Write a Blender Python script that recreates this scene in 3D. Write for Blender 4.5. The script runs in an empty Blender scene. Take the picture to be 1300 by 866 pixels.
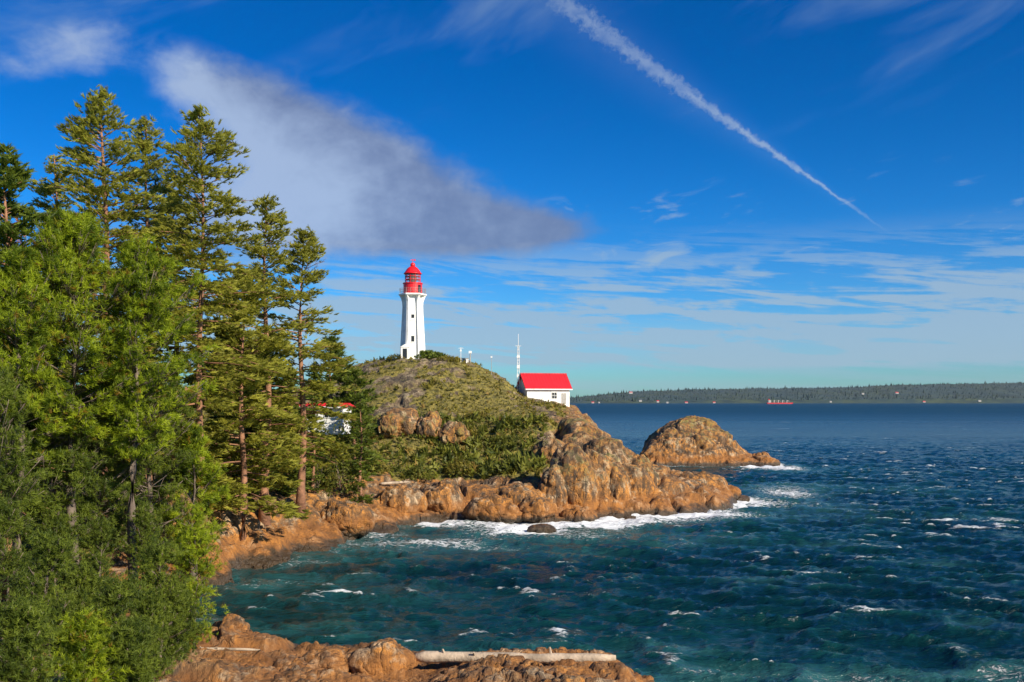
import bpy, math, random
import numpy as np
from mathutils import Vector

sc = bpy.context.scene
COL = sc.collection
rng = np.random.default_rng(7)
random.seed(7)
R = math.radians

# ------------------------------------------------------------------ camera
F = 1249.0          # focal length in photo pixels (1300 px wide)
H0 = 509.5          # photo row of the true horizon
CZ = 15.0           # eye height above the sea in metres
cam_d = bpy.data.cameras.new('camera')
cam = bpy.data.objects.new('camera', cam_d); COL.objects.link(cam)
cam.location = (0, 0, CZ); cam.rotation_euler = (R(90), 0, 0)
cam_d.sensor_width = 36; cam_d.lens = 36*F/1300
cam_d.shift_y = (H0-433)/1300
cam_d.clip_start = 0.5; cam_d.clip_end = 90000
sc.camera = cam

def P(px, py, D):
    return ((px-650)/F*D, D, CZ-(py-H0)*D/F)

# ------------------------------------------------------------------ colour management
sc.view_settings.view_transform = 'Standard'
sc.view_settings.look = 'None'
sc.view_settings.exposure = 0.6
sc.view_settings.gamma = 1
sc.view_settings.use_curve_mapping = False

# ------------------------------------------------------------------ node expression helper
class X:
    def __init__(s, nt, sock): s.nt, s.s = nt, sock
    def _b(s, op, o=None, o2=None, clamp=False):
        n = s.nt.nodes.new('ShaderNodeMath'); n.operation = op; n.use_clamp = clamp
        for i, v in enumerate([s, o, o2]):
            if v is None: continue
            if isinstance(v, X): s.nt.links.new(v.s, n.inputs[i])
            else: n.inputs[i].default_value = v
        return X(s.nt, n.outputs[0])
    def __add__(s, o): return s._b('ADD', o)
    __radd__ = __add__
    def __mul__(s, o): return s._b('MULTIPLY', o)
    __rmul__ = __mul__
    def __sub__(s, o): return s._b('SUBTRACT', o)
    def __rsub__(s, o): return (s*-1)+o
    def __truediv__(s, o): return s._b('DIVIDE', o)
    def mx(s, o): return s._b('MAXIMUM', o)
    def mn(s, o): return s._b('MINIMUM', o)
    def abs(s): return s._b('ABSOLUTE')
    def pw(s, o): return s._b('POWER', o)
    def exp(s): return s._b('EXPONENT')
    def clamp(s): return s._b('ADD', 0.0, clamp=True)
    def ss(s, a, b):   # smoothstep a->b
        n = s.nt.nodes.new('ShaderNodeMapRange'); n.interpolation_type = 'SMOOTHSTEP'
        s.nt.links.new(s.s, n.inputs['Value'])
        lo, hi, f0, f1 = (a, b, 0, 1) if a < b else (b, a, 1, 0)
        n.inputs['From Min'].default_value = lo; n.inputs['From Max'].default_value = hi
        n.inputs['To Min'].default_value = f0; n.inputs['To Max'].default_value = f1
        return X(s.nt, n.outputs['Result'])

def comb(nt, x, y, z):
    n = nt.nodes.new('ShaderNodeCombineXYZ')
    for i, v in enumerate((x, y, z)):
        if isinstance(v, X): nt.links.new(v.s, n.inputs[i])
        else: n.inputs[i].default_value = v
    return n.outputs[0]
def noise(nt, vec, scale, detail=4, rough=.55, dist=0.0):
    n = nt.nodes.new('ShaderNodeTexNoise'); n.inputs['Scale'].default_value = scale
    n.inputs['Detail'].default_value = detail; n.inputs['Roughness'].default_value = rough
    n.inputs['Distortion'].default_value = dist
    if vec is not None: nt.links.new(vec, n.inputs['Vector'])
    return X(nt, n.outputs['Fac'])
def vmul(nt, vec, v):
    n = nt.nodes.new('ShaderNodeVectorMath'); n.operation = 'MULTIPLY'
    nt.links.new(vec, n.inputs[0]); n.inputs[1].default_value = v
    return n.outputs[0]
def mixc(nt, f, a, b):
    n = nt.nodes.new('ShaderNodeMix'); n.data_type = 'RGBA'
    for nm, v in ((0, f), (6, a), (7, b)):
        if isinstance(v, X): nt.links.new(v.s, n.inputs[nm])
        elif isinstance(v, bpy.types.NodeSocket): nt.links.new(v, n.inputs[nm])
        elif nm: n.inputs[nm].default_value = (*v, 1)
        else: n.inputs[nm].default_value = v
    return n.outputs[2]

# ------------------------------------------------------------------ world: Nishita sky, clouds, vapour trail
SUN_AZ, SUN_EL = 131.0, 29.0       # degrees clockwise from the view direction (+Y), above the horizon
world = bpy.data.worlds.new('World'); sc.world = world; world.use_nodes = True
wt = world.node_tree; wt.nodes.clear()
sky = wt.nodes.new('ShaderNodeTexSky'); sky.sky_type = 'NISHITA'; sky.sun_disc = False
sky.sun_elevation = R(SUN_EL); sky.sun_rotation = R(SUN_AZ)
sky.air_density = 1.0; sky.dust_density = 0.3; sky.ozone_density = 3.0
tc = wt.nodes.new('ShaderNodeTexCoord')
sep = wt.nodes.new('ShaderNodeSeparateXYZ'); wt.links.new(tc.outputs['Generated'], sep.inputs[0])
dx, dy, dz = [X(wt, sep.outputs[i]) for i in range(3)]
wt.links.new(comb(wt, dx, dy, dz.mx(.004)), sky.inputs['Vector'])
az = dx._b('ARCTAN2', dy)*(180/math.pi)
el = dz._b('ARCSINE')*(180/math.pi)
def AE(px, py):
    a = math.atan2(px-650, F); e = math.atan2(H0-py, math.hypot(F, px-650))
    return math.degrees(a), math.degrees(e)
aev = comb(wt, az, el, 0.0)
n_big = noise(wt, aev, 0.16, 6, .6, .4)
n_fine = noise(wt, vmul(wt, aev, (1, 1.7, 1)), 0.55, 6, .6, .3)
n_str = noise(wt, vmul(wt, comb(wt, az, el+az*0.12, 0.0), (.10, 1.0, 1)), 0.9, 6, .62, .8)
n_str2 = noise(wt, vmul(wt, comb(wt, az, el+az*.03, 4.0), (.06, 1.0, 1)), 1.2, 5, .6, .5)
def blob(px, py, rx, ry, rot, w):
    a0, e0 = AE(px, py); rx *= 57.3/F; ry *= 57.3/F
    c, s = math.cos(R(rot)), math.sin(R(rot))      # rot: positive = falls to the right in the picture
    u = (az-a0)*(c/rx)+(el-e0)*(-s/rx)
    v = (az-a0)*(s/ry)+(el-e0)*(c/ry)
    return (((u*u+v*v)*-1).exp())*w
blobs = [(235,105,50,34,20,.6),(340,140,110,52,24,.95),(460,205,130,50,14,1.0),(400,250,190,60,3,.9),(575,290,170,34,0,1.35),(680,292,60,16,0,.5),(300,300,150,50,0,.5),
         (95,58,62,36,-15,.85),(15,85,40,14,0,.35)]
bs = None
for b in blobs:
    e = blob(*b); bs = e if bs is None else bs+e
n_puff = noise(wt, aev, 1.3, 6, .65, .5)
main = (bs*1.05+(n_big-.5)*.8+(n_fine-.5)*.6+(n_puff-.5)*.18).ss(.28, 1.12)
# cirrus bands over the sea, denser towards the horizon
lowband = el.ss(1.2, 2.6)*el.ss(10.5, 6.5)*(el.ss(9, 4)*.4+.6)
cir = (n_str+(n_str2-.5)*.9+(n_fine-.5)*.3+az.ss(0, 25)*.05).ss(.40, .60)*lowband
veil = el.ss(1.7, 2.4)*el.ss(5.5, 3.3)*.55
hz = el.ss(2.4, .3)*(n_str2.ss(.45, .62))*.4
wisp = (noise(wt, vmul(wt, comb(wt, az, el-az*.15, 9.0), (.5, 1.6, 1)), .5, 5, .6, .6)).ss(.57, .72)*el.ss(6., 8.)*el.ss(14, 10.5)*az.ss(0, 4)*.4
hi = (noise(wt, vmul(wt, comb(wt, az, el-az*.35, 2.0), (.25, 1, 1)), .22, 5, .6, .4)).ss(.5, .8)*el.ss(13, 18)*.28
# the vapour trail: elevation as a polynomial of azimuth
tp = np.array([AE(*q) for q in [(640,-60),(700,-4),(760,34),(820,73),(905,146),(985,198),(1040,231),(1125,290),(1200,350)]])
pc = np.polyfit(tp[:,0], tp[:,1], 3)
azw = az+(noise(wt, aev, .8, 3)-.5)*.4
curve = ((azw*float(pc[0])+float(pc[1]))*azw+float(pc[2]))*azw+float(pc[3])
dist = (el-curve).abs()
wid = az.ss(20.5, 2)*.62+.10
n_tr = noise(wt, vmul(wt, aev, (1, 1, 1)), 2.2, 5, .7, .2)
trail = ((dist/wid+(n_tr-.5)*3.2+(n_fine-.5)*1.5)*-1+1.15).clamp()*az.ss(21.5, 17)*az.ss(-1.5, 4)*(az.ss(4, 19)*.35+.5)
soft = ((el-curve-az.ss(22,0)*-.35)/(wid*2.6)); trail = ((trail*.62+((soft*soft*-1).exp())*az.ss(22, 14)*az.ss(-4, 4)*.05)*(n_fine.ss(.25,.6)*.5+.5)).mn(.8)

hs = wt.nodes.new('ShaderNodeHueSaturation'); hs.inputs['Saturation'].default_value = 1.5; hs.inputs['Value'].default_value = 1.0
hs.inputs['Hue'].default_value = 0.5
wt.links.new(sky.outputs[0], hs.inputs['Color'])
tint = wt.nodes.new('ShaderNodeMix'); tint.data_type = 'RGBA'; tint.blend_type = 'MULTIPLY'; tint.inputs[0].default_value = 1
wt.links.new(hs.outputs[0], tint.inputs[6]); tint.inputs[7].default_value = (1, 1, 1, 1)
wt.links.new(mixc(wt, el.ss(1, 22), (.32, .66, 1.04), (.0, .56, .84)), tint.inputs[7])
skyc = tint.outputs[2]
c1 = mixc(wt, ((cir*.95+veil*(n_str+.3)+hz+wisp+hi)).mn(.78), skyc, (2.7, 3.7, 4.7))
shade = (n_fine*.40+n_puff*.08+n_big*.9+blob(350,235,150,75,15,.65)+blob(110,70,110,45,0,.8)+blob(230,140,90,50,20,.4)-.30).ss(.30, 1.0)
cc = mixc(wt, shade, (1.35, 1.75, 2.85), (3.2, 4.0, 5.4))
c2 = mixc(wt, main*.84, c1, cc)
c3 = mixc(wt, trail, c2, (3.8, 4.6, 5.4))
bg = wt.nodes.new('ShaderNodeBackground'); wt.links.new(c3, bg.inputs['Color']); bg.inputs['Strength'].default_value = 0.088
out = wt.nodes.new('ShaderNodeOutputWorld'); wt.links.new(bg.outputs[0], out.inputs['Surface'])

# ------------------------------------------------------------------ sun
sd = bpy.data.lights.new('sun', 'SUN'); sd.energy = 4.9; sd.angle = R(.5); sd.color = (1, .90, .74)
so = bpy.data.objects.new('sun', sd); COL.objects.link(so)
sv = Vector((math.sin(R(SUN_AZ))*math.cos(R(SUN_EL)), math.cos(R(SUN_AZ))*math.cos(R(SUN_EL)), math.sin(R(SUN_EL))))
so.rotation_euler = sv.to_track_quat('Z', 'Y').to_euler()

# ------------------------------------------------------------------ numpy noise
_pt = rng.permutation(4096).astype(np.int64)
_rv = rng.random(4096)
def _h(i, j, k): return _pt[(_pt[(_pt[i & 4095]+j) & 4095]+k) & 4095]
def vn(p):
    f = np.floor(p).astype(np.int64); t = p-f; t = t*t*t*(t*(t*6-15)+10)
    r = 0
    for a in (0, 1):
        wa = t[:, 0] if a else 1-t[:, 0]
        for b in (0, 1):
            wb = t[:, 1] if b else 1-t[:, 1]
            for c in (0, 1):
                wc = t[:, 2] if c else 1-t[:, 2]
                r = r+wa*wb*wc*_rv[_h(f[:, 0]+a, f[:, 1]+b, f[:, 2]+c)]
    return r
def fbm(p, o=4, g=.5):
    s = 0; a = 1; n = 0
    for i in range(o):
        s = s+a*vn(p+i*17.3); n += a; a *= g; p = p*2.03
    return s/n
def worley(p):
    f = np.floor(p).astype(np.int64)
    d1 = np.full(len(p), 9.); d2 = np.full(len(p), 9.)
    for a in (-1, 0, 1):
        for b in (-1, 0, 1):
            for c in (-1, 0, 1):
                q = f+np.array([a, b, c]); h = _h(q[:, 0], q[:, 1], q[:, 2])
                o = np.stack([_rv[h], _rv[(h*7+13) & 4095], _rv[(h*13+101) & 4095]], 1)
                d = np.sqrt(((q+o-p)**2).sum(1))
                n1 = np.minimum(d1, d); d2 = np.minimum(d2, np.maximum(d1, d)); d1 = n1
    return d1, d2
def wblocks(p):
    f = np.floor(p).astype(np.int64)
    d1 = np.full(len(p), 9.); d2 = np.full(len(p), 9.); idn = np.zeros(len(p), np.int64); df = np.zeros_like(p)
    for a in (-1, 0, 1):
        for b in (-1, 0, 1):
            for c in (-1, 0, 1):
                q = f+np.array([a, b, c]); h = _h(q[:, 0], q[:, 1], q[:, 2])
                o = np.stack([_rv[h], _rv[(h*7+13) & 4095], _rv[(h*13+101) & 4095]], 1)
                v = p-q-o; d = np.sqrt((v**2).sum(1)); nw = d < d1
                d2 = np.where(nw, d1, np.minimum(d2, d)); idn = np.where(nw, h, idn); df = np.where(nw[:, None], v, df); d1 = np.where(nw, d, d1)
    tilt = np.stack([_rv[(idn*3+5) & 4095], _rv[(idn*5+9) & 4095], _rv[(idn*11+3) & 4095]], 1)-.5
    e = np.clip(d2-d1, 0, 1)
    k = sstep(0, .16, e)
    return ((_rv[(idn*17+1) & 4095]-.5)*.8+(tilt*df).sum(1)*1.6)*k, e
def sstep(a, b, x):
    t = np.clip((x-a)/(b-a), 0, 1); return t*t*(3-2*t)

# ------------------------------------------------------------------ mesh helpers
def mesh_np(name, V, Fc, mat=None, smooth=False, attrs=None):
    me = bpy.data.meshes.new(name)
    V = np.asarray(V, np.float32); Fc = np.asarray(Fc, np.int32); k = Fc.shape[1]
    me.vertices.add(len(V)); me.vertices.foreach_set('co', V.ravel())
    me.loops.add(Fc.size); me.loops.foreach_set('vertex_index', Fc.ravel())
    me.polygons.add(len(Fc)); me.polygons.foreach_set('loop_start', np.arange(0, Fc.size, k, dtype=np.int32))
    me.polygons.foreach_set('use_smooth', np.full(len(Fc), smooth))
    me.update(calc_edges=True)
    if attrs:
        for an, av in attrs.items():
            a = me.attributes.new(an, 'FLOAT', 'POINT'); a.data.foreach_set('value', np.asarray(av, np.float32))
    if mat: me.materials.append(mat)
    return me
def link(name, me, parent=None, loc=(0, 0, 0), rz=0):
    o = bpy.data.objects.new(name, me); COL.objects.link(o); o.location = loc; o.rotation_euler = (0, 0, rz)
    if parent: o.parent = parent
    return o
def thing(name, label, cat, loc=(0, 0, 0), rz=0, group=None):
    o = link(name, None, None, loc, rz); o['label'] = label; o['category'] = cat
    if group: o['group'] = group
    return o
class MB:
    """collects simple solids, builds one mesh"""
    def __init__(s): s.v = []; s.f = []
    def add(s, vs, fs):
        n = len(s.v); s.v += [tuple(q) for q in vs]; s.f += [tuple(n+i for i in f) for f in fs]; return s
    def box(s, c, d, rz=0):
        cx, cy, cz = c; a, b, h = d[0]/2, d[1]/2, d[2]/2; co, si = math.cos(rz), math.sin(rz)
        vs = [(cx+x*co-y*si, cy+x*si+y*co, cz+z) for z in (-h, h) for x, y in ((-a, -b), (a, -b), (a, b), (-a, b))]
        return s.add(vs, [(3,2,1,0),(4,5,6,7),(0,1,5,4),(1,2,6,5),(2,3,7,6),(3,0,4,7)])
    def lathe(s, prof, n=24, c=(0, 0), rot=0.0):
        vs = []
        for r, z in prof:
            for i in range(n):
                t = 2*math.pi*i/n+rot; vs.append((c[0]+r*math.cos(t), c[1]+r*math.sin(t), z))
        fs = [(j*n+i, j*n+(i+1) % n, (j+1)*n+(i+1) % n, (j+1)*n+i) for j in range(len(prof)-1) for i in range(n)]
        fs += [tuple(range(n))[::-1], tuple((len(prof)-1)*n+i for i in range(n))]
        return s.add(vs, fs)
    def tube(s, pts, rad, n=6):
        pts = [Vector(q) for q in pts]; vs = []
        for i, q in enumerate(pts):
            d = (pts[min(i+1, len(pts)-1)]-pts[max(i-1, 0)]).normalized()
            u = d.cross(Vector((0, 0, 1)));
            if u.length < .05: u = d.cross(Vector((1, 0, 0)))
            u.normalize(); w = d.cross(u); r = rad[i] if hasattr(rad, '__len__') else rad
            for k in range(n):
                t = 2*math.pi*k/n; vs.append(q+u*(r*math.cos(t))+w*(r*math.sin(t)))
        m = len(pts)
        fs = [(j*n+i, j*n+(i+1) % n, (j+1)*n+(i+1) % n, (j+1)*n+i) for j in range(m-1) for i in range(n)]
        fs += [tuple(range(n))[::-1], tuple((m-1)*n+i for i in range(n))]
        return s.add(vs, fs)
    def build(s, name, mat, parent=None, smooth=False, loc=(0, 0, 0), rz=0):
        me = bpy.data.meshes.new(name); me.from_pydata(s.v, [], s.f); me.materials.append(mat)
        if smooth:
            for p in me.polygons: p.use_smooth = True
        return link(name, me, parent, loc, rz)

# ------------------------------------------------------------------ materials
def newmat(name):
    m = bpy.data.materials.new(name); m.use_nodes = True; nt = m.node_tree
    return m, nt, nt.nodes['Principled BSDF']
def simple(name, col, rough=.7, var=.15, scale=3.0, metal=0, bump=0.02, bscale=20):
    m, nt, b = newmat(name)
    tcn = nt.nodes.new('ShaderNodeTexCoord')
    n = noise(nt, tcn.outputs['Object'], scale, 5)
    lo = tuple(c*(1-var) for c in col); hi = tuple(min(1, c*(1+var*.6)) for c in col)
    nt.links.new(mixc(nt, n.ss(.3, .7), lo, hi), b.inputs['Base Color'])
    b.inputs['Roughness'].default_value = rough; b.inputs['Metallic'].default_value = metal
    bm = nt.nodes.new('ShaderNodeBump'); bm.inputs['Distance'].default_value = bump
    nt.links.new(noise(nt, tcn.outputs['Object'], bscale, 3).s, bm.inputs['Height']); nt.links.new(bm.outputs[0], b.inputs['Normal'])
    return m

def rock_material():
    m, nt, b = newmat('granite')
    g = nt.nodes.new('ShaderNodeNewGeometry'); pos = g.outputs['Position']
    sp = nt.nodes.new('ShaderNodeSeparateXYZ'); nt.links.new(pos, sp.inputs[0]); z = X(nt, sp.outputs[2])
    at = nt.nodes.new('ShaderNodeAttribute'); at.attribute_name = 'veg'; veg = X(nt, at.outputs['Fac'])
    a2 = nt.nodes.new('ShaderNodeAttribute'); a2.attribute_name = 'crack'; crack = X(nt, a2.outputs['Fac'])
    a3 = nt.nodes.new('ShaderNodeAttribute'); a3.attribute_name = 'warm'; warm = X(nt, a3.outputs['Fac'])
    n1 = noise(nt, pos, .16, 6, .6); n2 = noise(nt, pos, .9, 8, .65)
    n3 = noise(nt, vmul(nt, pos, (1, 1, .12)), 1.9, 6, .7); n4 = noise(nt, pos, 7, 5, .7)
    n5 = noise(nt, pos, 22, 3, .7); st = noise(nt, vmul(nt, pos, (1.4, 1.4, .10)), .8, 7, .72)
    n6 = noise(nt, pos, .45, 7, .7)
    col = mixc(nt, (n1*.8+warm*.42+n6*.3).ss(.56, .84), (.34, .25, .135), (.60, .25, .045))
    col = mixc(nt, n6.ss(.50, .60)*.75, col, (.58, .46, .30))
    col = mixc(nt, n3.ss(.50, .57)*.6, col, (.12, .07, .035))
    col = mixc(nt, st.ss(.50, .57)*.8, col, (.055, .040, .026))
    col = mixc(nt, n2.ss(.49, .42)*.6, col, (.09, .055, .028))
    col = mixc(nt, n4.ss(.47, .40)*.6, col, (.04, .028, .018))
    col = mixc(nt, ((n2+n1*.6)).ss(.78, .95)*z.ss(3, 8)*.7, col, (.22, .19, .04))      # lichen
    col = mixc(nt, crack*.9, col, (.03, .022, .015))
    col = mixc(nt, n5.ss(.50, .35)*.5, col, (.05, .035, .025))
    wet = (z+(n2-.5)*2.2)
    col = mixc(nt, wet.ss(2.8, 1.5)*.6, col, (.34, .125, .02))
    col = mixc(nt, wet.ss(1.1, .3)*.88, col, (.03, .028, .018))
    soil = mixc(nt, n2.ss(.35, .65), (.08, .075, .015), (.30, .235, .045))
    col = mixc(nt, (veg+(n2-.5)*.9).ss(.40, .60), col, soil)
    nt.links.new(col, b.inputs['Base Color'])
    nt.links.new((wet.ss(.9, .1)*-.5+.85).s, b.inputs['Roughness'])
    v = nt.nodes.new('ShaderNodeTexVoronoi'); v.feature = 'DISTANCE_TO_EDGE'; v.inputs['Scale'].default_value = .55
    jit = nt.nodes.new('ShaderNodeTexNoise'); jit.inputs['Scale'].default_value = .8; nt.links.new(pos, jit.inputs['Vector'])
    va = nt.nodes.new('ShaderNodeVectorMath'); va.operation = 'MULTIPLY_ADD'; nt.links.new(jit.outputs['Color'], va.inputs[0])
    va.inputs[1].default_value = (2.5, 2.5, 2.5); nt.links.new(pos, va.inputs[2])
    nt.links.new(vmul(nt, va.outputs[0], (1, 1, .55)), v.inputs['Vector'])
    ck = X(nt, v.outputs['Distance']).ss(0, .07)
    h = ck*.12+n2*.45+n3*.35+st*.4+n4*.14+n5*.03
    bm = nt.nodes.new('ShaderNodeBump'); bm.inputs['Distance'].default_value = 1.0; bm.inputs['Strength'].default_value = .8
    nt.links.new(h.s, bm.inputs['Height']); nt.links.new(bm.outputs[0], b.inputs['Normal'])
    return m
M_rock = rock_material()

def leaf_material(name, dark, light, trans=.35, dry=None):
    m, nt, b = newmat(name)
    at = nt.nodes.new('ShaderNodeAttribute'); at.attribute_name = 'tint'; t = X(nt, at.outputs['Fac'])
    g = nt.nodes.new('ShaderNodeNewGeometry')
    n = noise(nt, g.outputs['Position'], .55, 3)
    f = (t*.5+n*1.5-.5).ss(.1, .9)
    c = mixc(nt, f, dark, light)
    if dry: c = mixc(nt, t.ss(.93, .97)*.8, c, dry)
    nt.links.new(c, b.inputs['Base Color']); b.inputs['Roughness'].default_value = .55
    b.inputs['Specular IOR Level'].default_value = .3
    tr = nt.nodes.new('ShaderNodeBsdfTranslucent'); nt.links.new(c, tr.inputs['Color'])
    mx = nt.nodes.new('ShaderNodeMixShader'); mx.inputs[0].default_value = trans
    nt.links.new(b.outputs[0], mx.inputs[1]); nt.links.new(tr.outputs[0], mx.inputs[2])
    nt.links.new(mx.outputs[0], nt.nodes['Material Output'].inputs['Surface'])
    return m
M_fir = leaf_material('fir_needles', (.17, .175, .02), (.52, .50, .07), .55)
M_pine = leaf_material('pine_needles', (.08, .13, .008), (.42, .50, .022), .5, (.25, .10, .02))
M_dark = leaf_material('shaded_needles', (.05, .08, .010), (.20, .25, .025), .42)  # dark foliage; for lower grove and thicket, shade is put into the colour
M_shrub = leaf_material('shrub_leaves', (.09, .085, .012), (.32, .27, .04), .35, (.26, .15, .04))
M_scrub = leaf_material('scrub_leaves', (.06, .08, .012), (.24, .24, .03), .35, (.28, .16, .04))
M_bark = simple('bark', (.27, .13, .07), .9, .45, 1.5, bump=.08, bscale=6)
M_bark_grey = simple('grey_bark', (.16, .12, .09), .9, .4, 2, bump=.05, bscale=6)
M_dead = simple('dead_wood', (.34, .12, .04), .85, .4, 3)
M_drift = simple('driftwood', (.44, .34, .24), .85, .4, 1.2, bump=.05, bscale=7)
M_white = simple('white_paint', (.80, .79, .75), .6, .12, .8, bump=.01)
wn = M_white.node_tree; wb = wn.nodes['Principled BSDF']; old = wb.inputs['Base Color'].links[0].from_socket
wtc = wn.nodes.new('ShaderNodeTexCoord'); drt = noise(wn, vmul(wn, wtc.outputs['Object'], (2.2, 2.2, .22)), 1.0, 6, .7)
wn.links.new(mixc(wn, drt.ss(.50, .66)*.5, old, (.42, .36, .28)), wb.inputs['Base Color'])
M_red = simple('red_paint', (.72, .012, .018), .4, .15, 2)
M_roof = simple('red_roofing', (.62, .012, .022), .55, .18, 1.2, bump=.02, bscale=8)
M_darkw = simple('dark_opening', (.02, .022, .025), .3, .2)
M_steel = simple('weathered_steel', (.35, .33, .30), .6, .3, 4)
M_conc = simple('concrete', (.42, .40, .36), .85, .25, 1.5)
m, nt, b = newmat('lantern_glass'); b.inputs['Base Color'].default_value = (.75, .8, .8, 1); b.inputs['Roughness'].default_value = .05
b.inputs['Transmission Weight'].default_value = .9; b.inputs['IOR'].default_value = 1.1; M_glass = m
M_lens = simple('lens_brass', (.6, .35, .1), .3, .2, metal=.6)

# ------------------------------------------------------------------ terrain
LAY = {
 26: [(-500,820),(0,900),(200,1000),(400,1300),(1300,1400)],
 36: [(-500,780),(0,850),(150,900),(300,960),(500,1010),(800,1060),(1300,1120)],
 42: [(-500,760),(0,825),(150,862),(300,880),(500,885),(700,880),(820,900),(880,985),(1300,1040)],
 48: [(-500,745),(0,800),(120,822),(200,832),(300,838),(450,846),(520,862),(560,850),(620,836),(700,838),(790,846),(825,872),(880,930),(1300,960)],
 53: [(-500,735),(0,785),(120,806),(200,815),(300,820),(400,828),(440,836),(490,818),(540,832),(640,824),(775,834),(815,855),(870,895),(1300,915)],
 57: [(-500,720),(0,772),(120,798),(200,806),(275,798),(292,786),(310,800),(400,812),(440,816),(480,810),(520,822),(600,824),(640,830),(780,840),(830,865),(1300,880)],
 62: [(-500,700),(0,760),(120,785),(180,805),(230,826),(1300,845)],
 70: [(-500,690),(0,735),(120,752),(200,768),(240,792),(1300,815)],
 80: [(-500,650),(0,680),(100,688),(180,700),(230,722),(265,752),(1300,775)],
 88: [(-500,620),(0,640),(100,645),(180,645),(240,655),(280,688),(318,736),(1300,752)],
 97: [(-500,600),(0,610),(100,608),(200,616),(260,632),(310,655),(350,678),(388,708),(1300,732)],
 106:[(-500,590),(0,600),(200,600),(300,622),(350,634),(390,652),(425,674),(456,700),(1300,715)],
 118:[(-500,575),(0,585),(200,588),(300,600),(400,625),(450,645),(500,662),(530,680),(1300,695)],
 128:[(-500,570),(0,578),(300,590),(400,605),(500,628),(555,650),(600,648),(660,650),(690,640),(730,640),(780,648),(830,664),(1300,680)],
 138:[(-500,565),(0,570),(300,580),(400,592),(500,606),(560,618),(620,612),(660,600),(698,602),(706,634),(712,640),(722,596),(735,588),(748,600),(754,618),(760,596),(770,596),(800,606),(845,622),(900,642),(950,660),(1300,668)],
 148:[(-500,560),(0,565),(400,578),(500,590),(600,592),(690,588),(704,582),(710,618),(715,618),(722,564),(740,560),(790,574),(825,598),(860,600),(895,606),(925,620),(940,640),(1000,658),(1300,660)],
 160:[(-500,555),(0,560),(400,560),(480,546),(530,540),(560,548),(620,560),(698,554),(710,576),(718,550),(730,542),(760,550),(790,568),(830,596),(870,604),(910,618),(940,638),(1300,650)],
 172:[(-500,550),(0,550),(400,545),(450,538),(500,528),(560,528),(620,528),(700,518),(745,530),(780,565),(815,588),(850,618),(890,640),(1300,640)],
 185:[(-500,545),(0,540),(400,520),(450,500),(500,490),(560,486),(620,492),(660,505),(700,511),(735,522),(770,558),(805,582),(835,622),(1300,630)],
 196:[(-500,540),(0,530),(400,500),(440,474),(500,461),(560,458),(605,464),(645,484),(670,507),(735,517),(770,560),(810,588),(840,618),(1300,625)],
 206:[(-500,540),(0,530),(400,492),(430,470),(480,457),(520,453),(560,452),(600,459),(640,480),(665,505),(730,514),(765,562),(800,598),(830,614),(1300,620)],
 222:[(-500,545),(0,540),(400,500),(500,480),(560,475),(620,490),(700,540),(760,600),(1300,612)],
 255:[(-500,560),(0,555),(400,545),(500,545),(600,575),(700,600),(1300,602)],
 300:[(-500,570),(0,575),(300,585),(400,592),(1300,596)],
 345:[(-500,580),(1300,585)],
}
def layer_z(LAYD, PX, D):
    ds = sorted(LAYD); Z = np.stack([CZ-(np.interp(PX[0] if PX.ndim > 1 else PX, *zip(*LAYD[d]))-H0)*d/F for d in ds], 0)
    return ds, Z
def rock_disp(p, nrm, amp=1.0, cell=5.0):
    w = p+2.2*np.stack([fbm(p/6+k*31.7, 3)-.5 for k in (0, 1, 2)], 1)*2
    nr = sstep(66, 60, p[:, 1])[:, None]*(cell > 4.5)     # long flat slabs on the near ledge
    w = w*(1-nr)+w*np.array([.42, 1.25, 2.2])*nr
    b1, e1 = wblocks(w/np.array([cell*1.3, cell*1.1, cell*.95]))
    b2, e2 = wblocks(w/np.array([cell*.36, cell*.42, cell*.62])+9.1)
    b3, e3 = wblocks((p+.5*np.stack([fbm(p/1.5+k*9.7, 2)-.5 for k in (0, 1, 2)], 1))/np.array([cell*.13, cell*.13, cell*.2])+4.1)
    nq = nr[:, 0]
    bul = b1*1.0+b2*(.26+.25*nq)+b3*(.08+.16*nq)-.55*sstep(.14, 0, e1)-.26*sstep(.13, 0, e2)
    bul = bul+(fbm(p/9, 4)-.5)*2.6+(fbm(p/2.8+5, 4)-.5)*.75+(fbm(p/.5+5, 3)-.5)*.2
    bul = bul-nq*(.16*sstep(.14, 0, e3)+.12*np.clip(1-np.abs(fbm(w/np.array([1.2, .5, .5])+70, 3)-.5)*22, 0, 1))
    return p+nrm*(bul*amp)[:, None], nq*np.clip(1-e3*7, 0, 1)*.6+np.clip(1-e1*10, 0, 1)*.75+np.clip(1-e2*7, 0, 1)*.5
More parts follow.
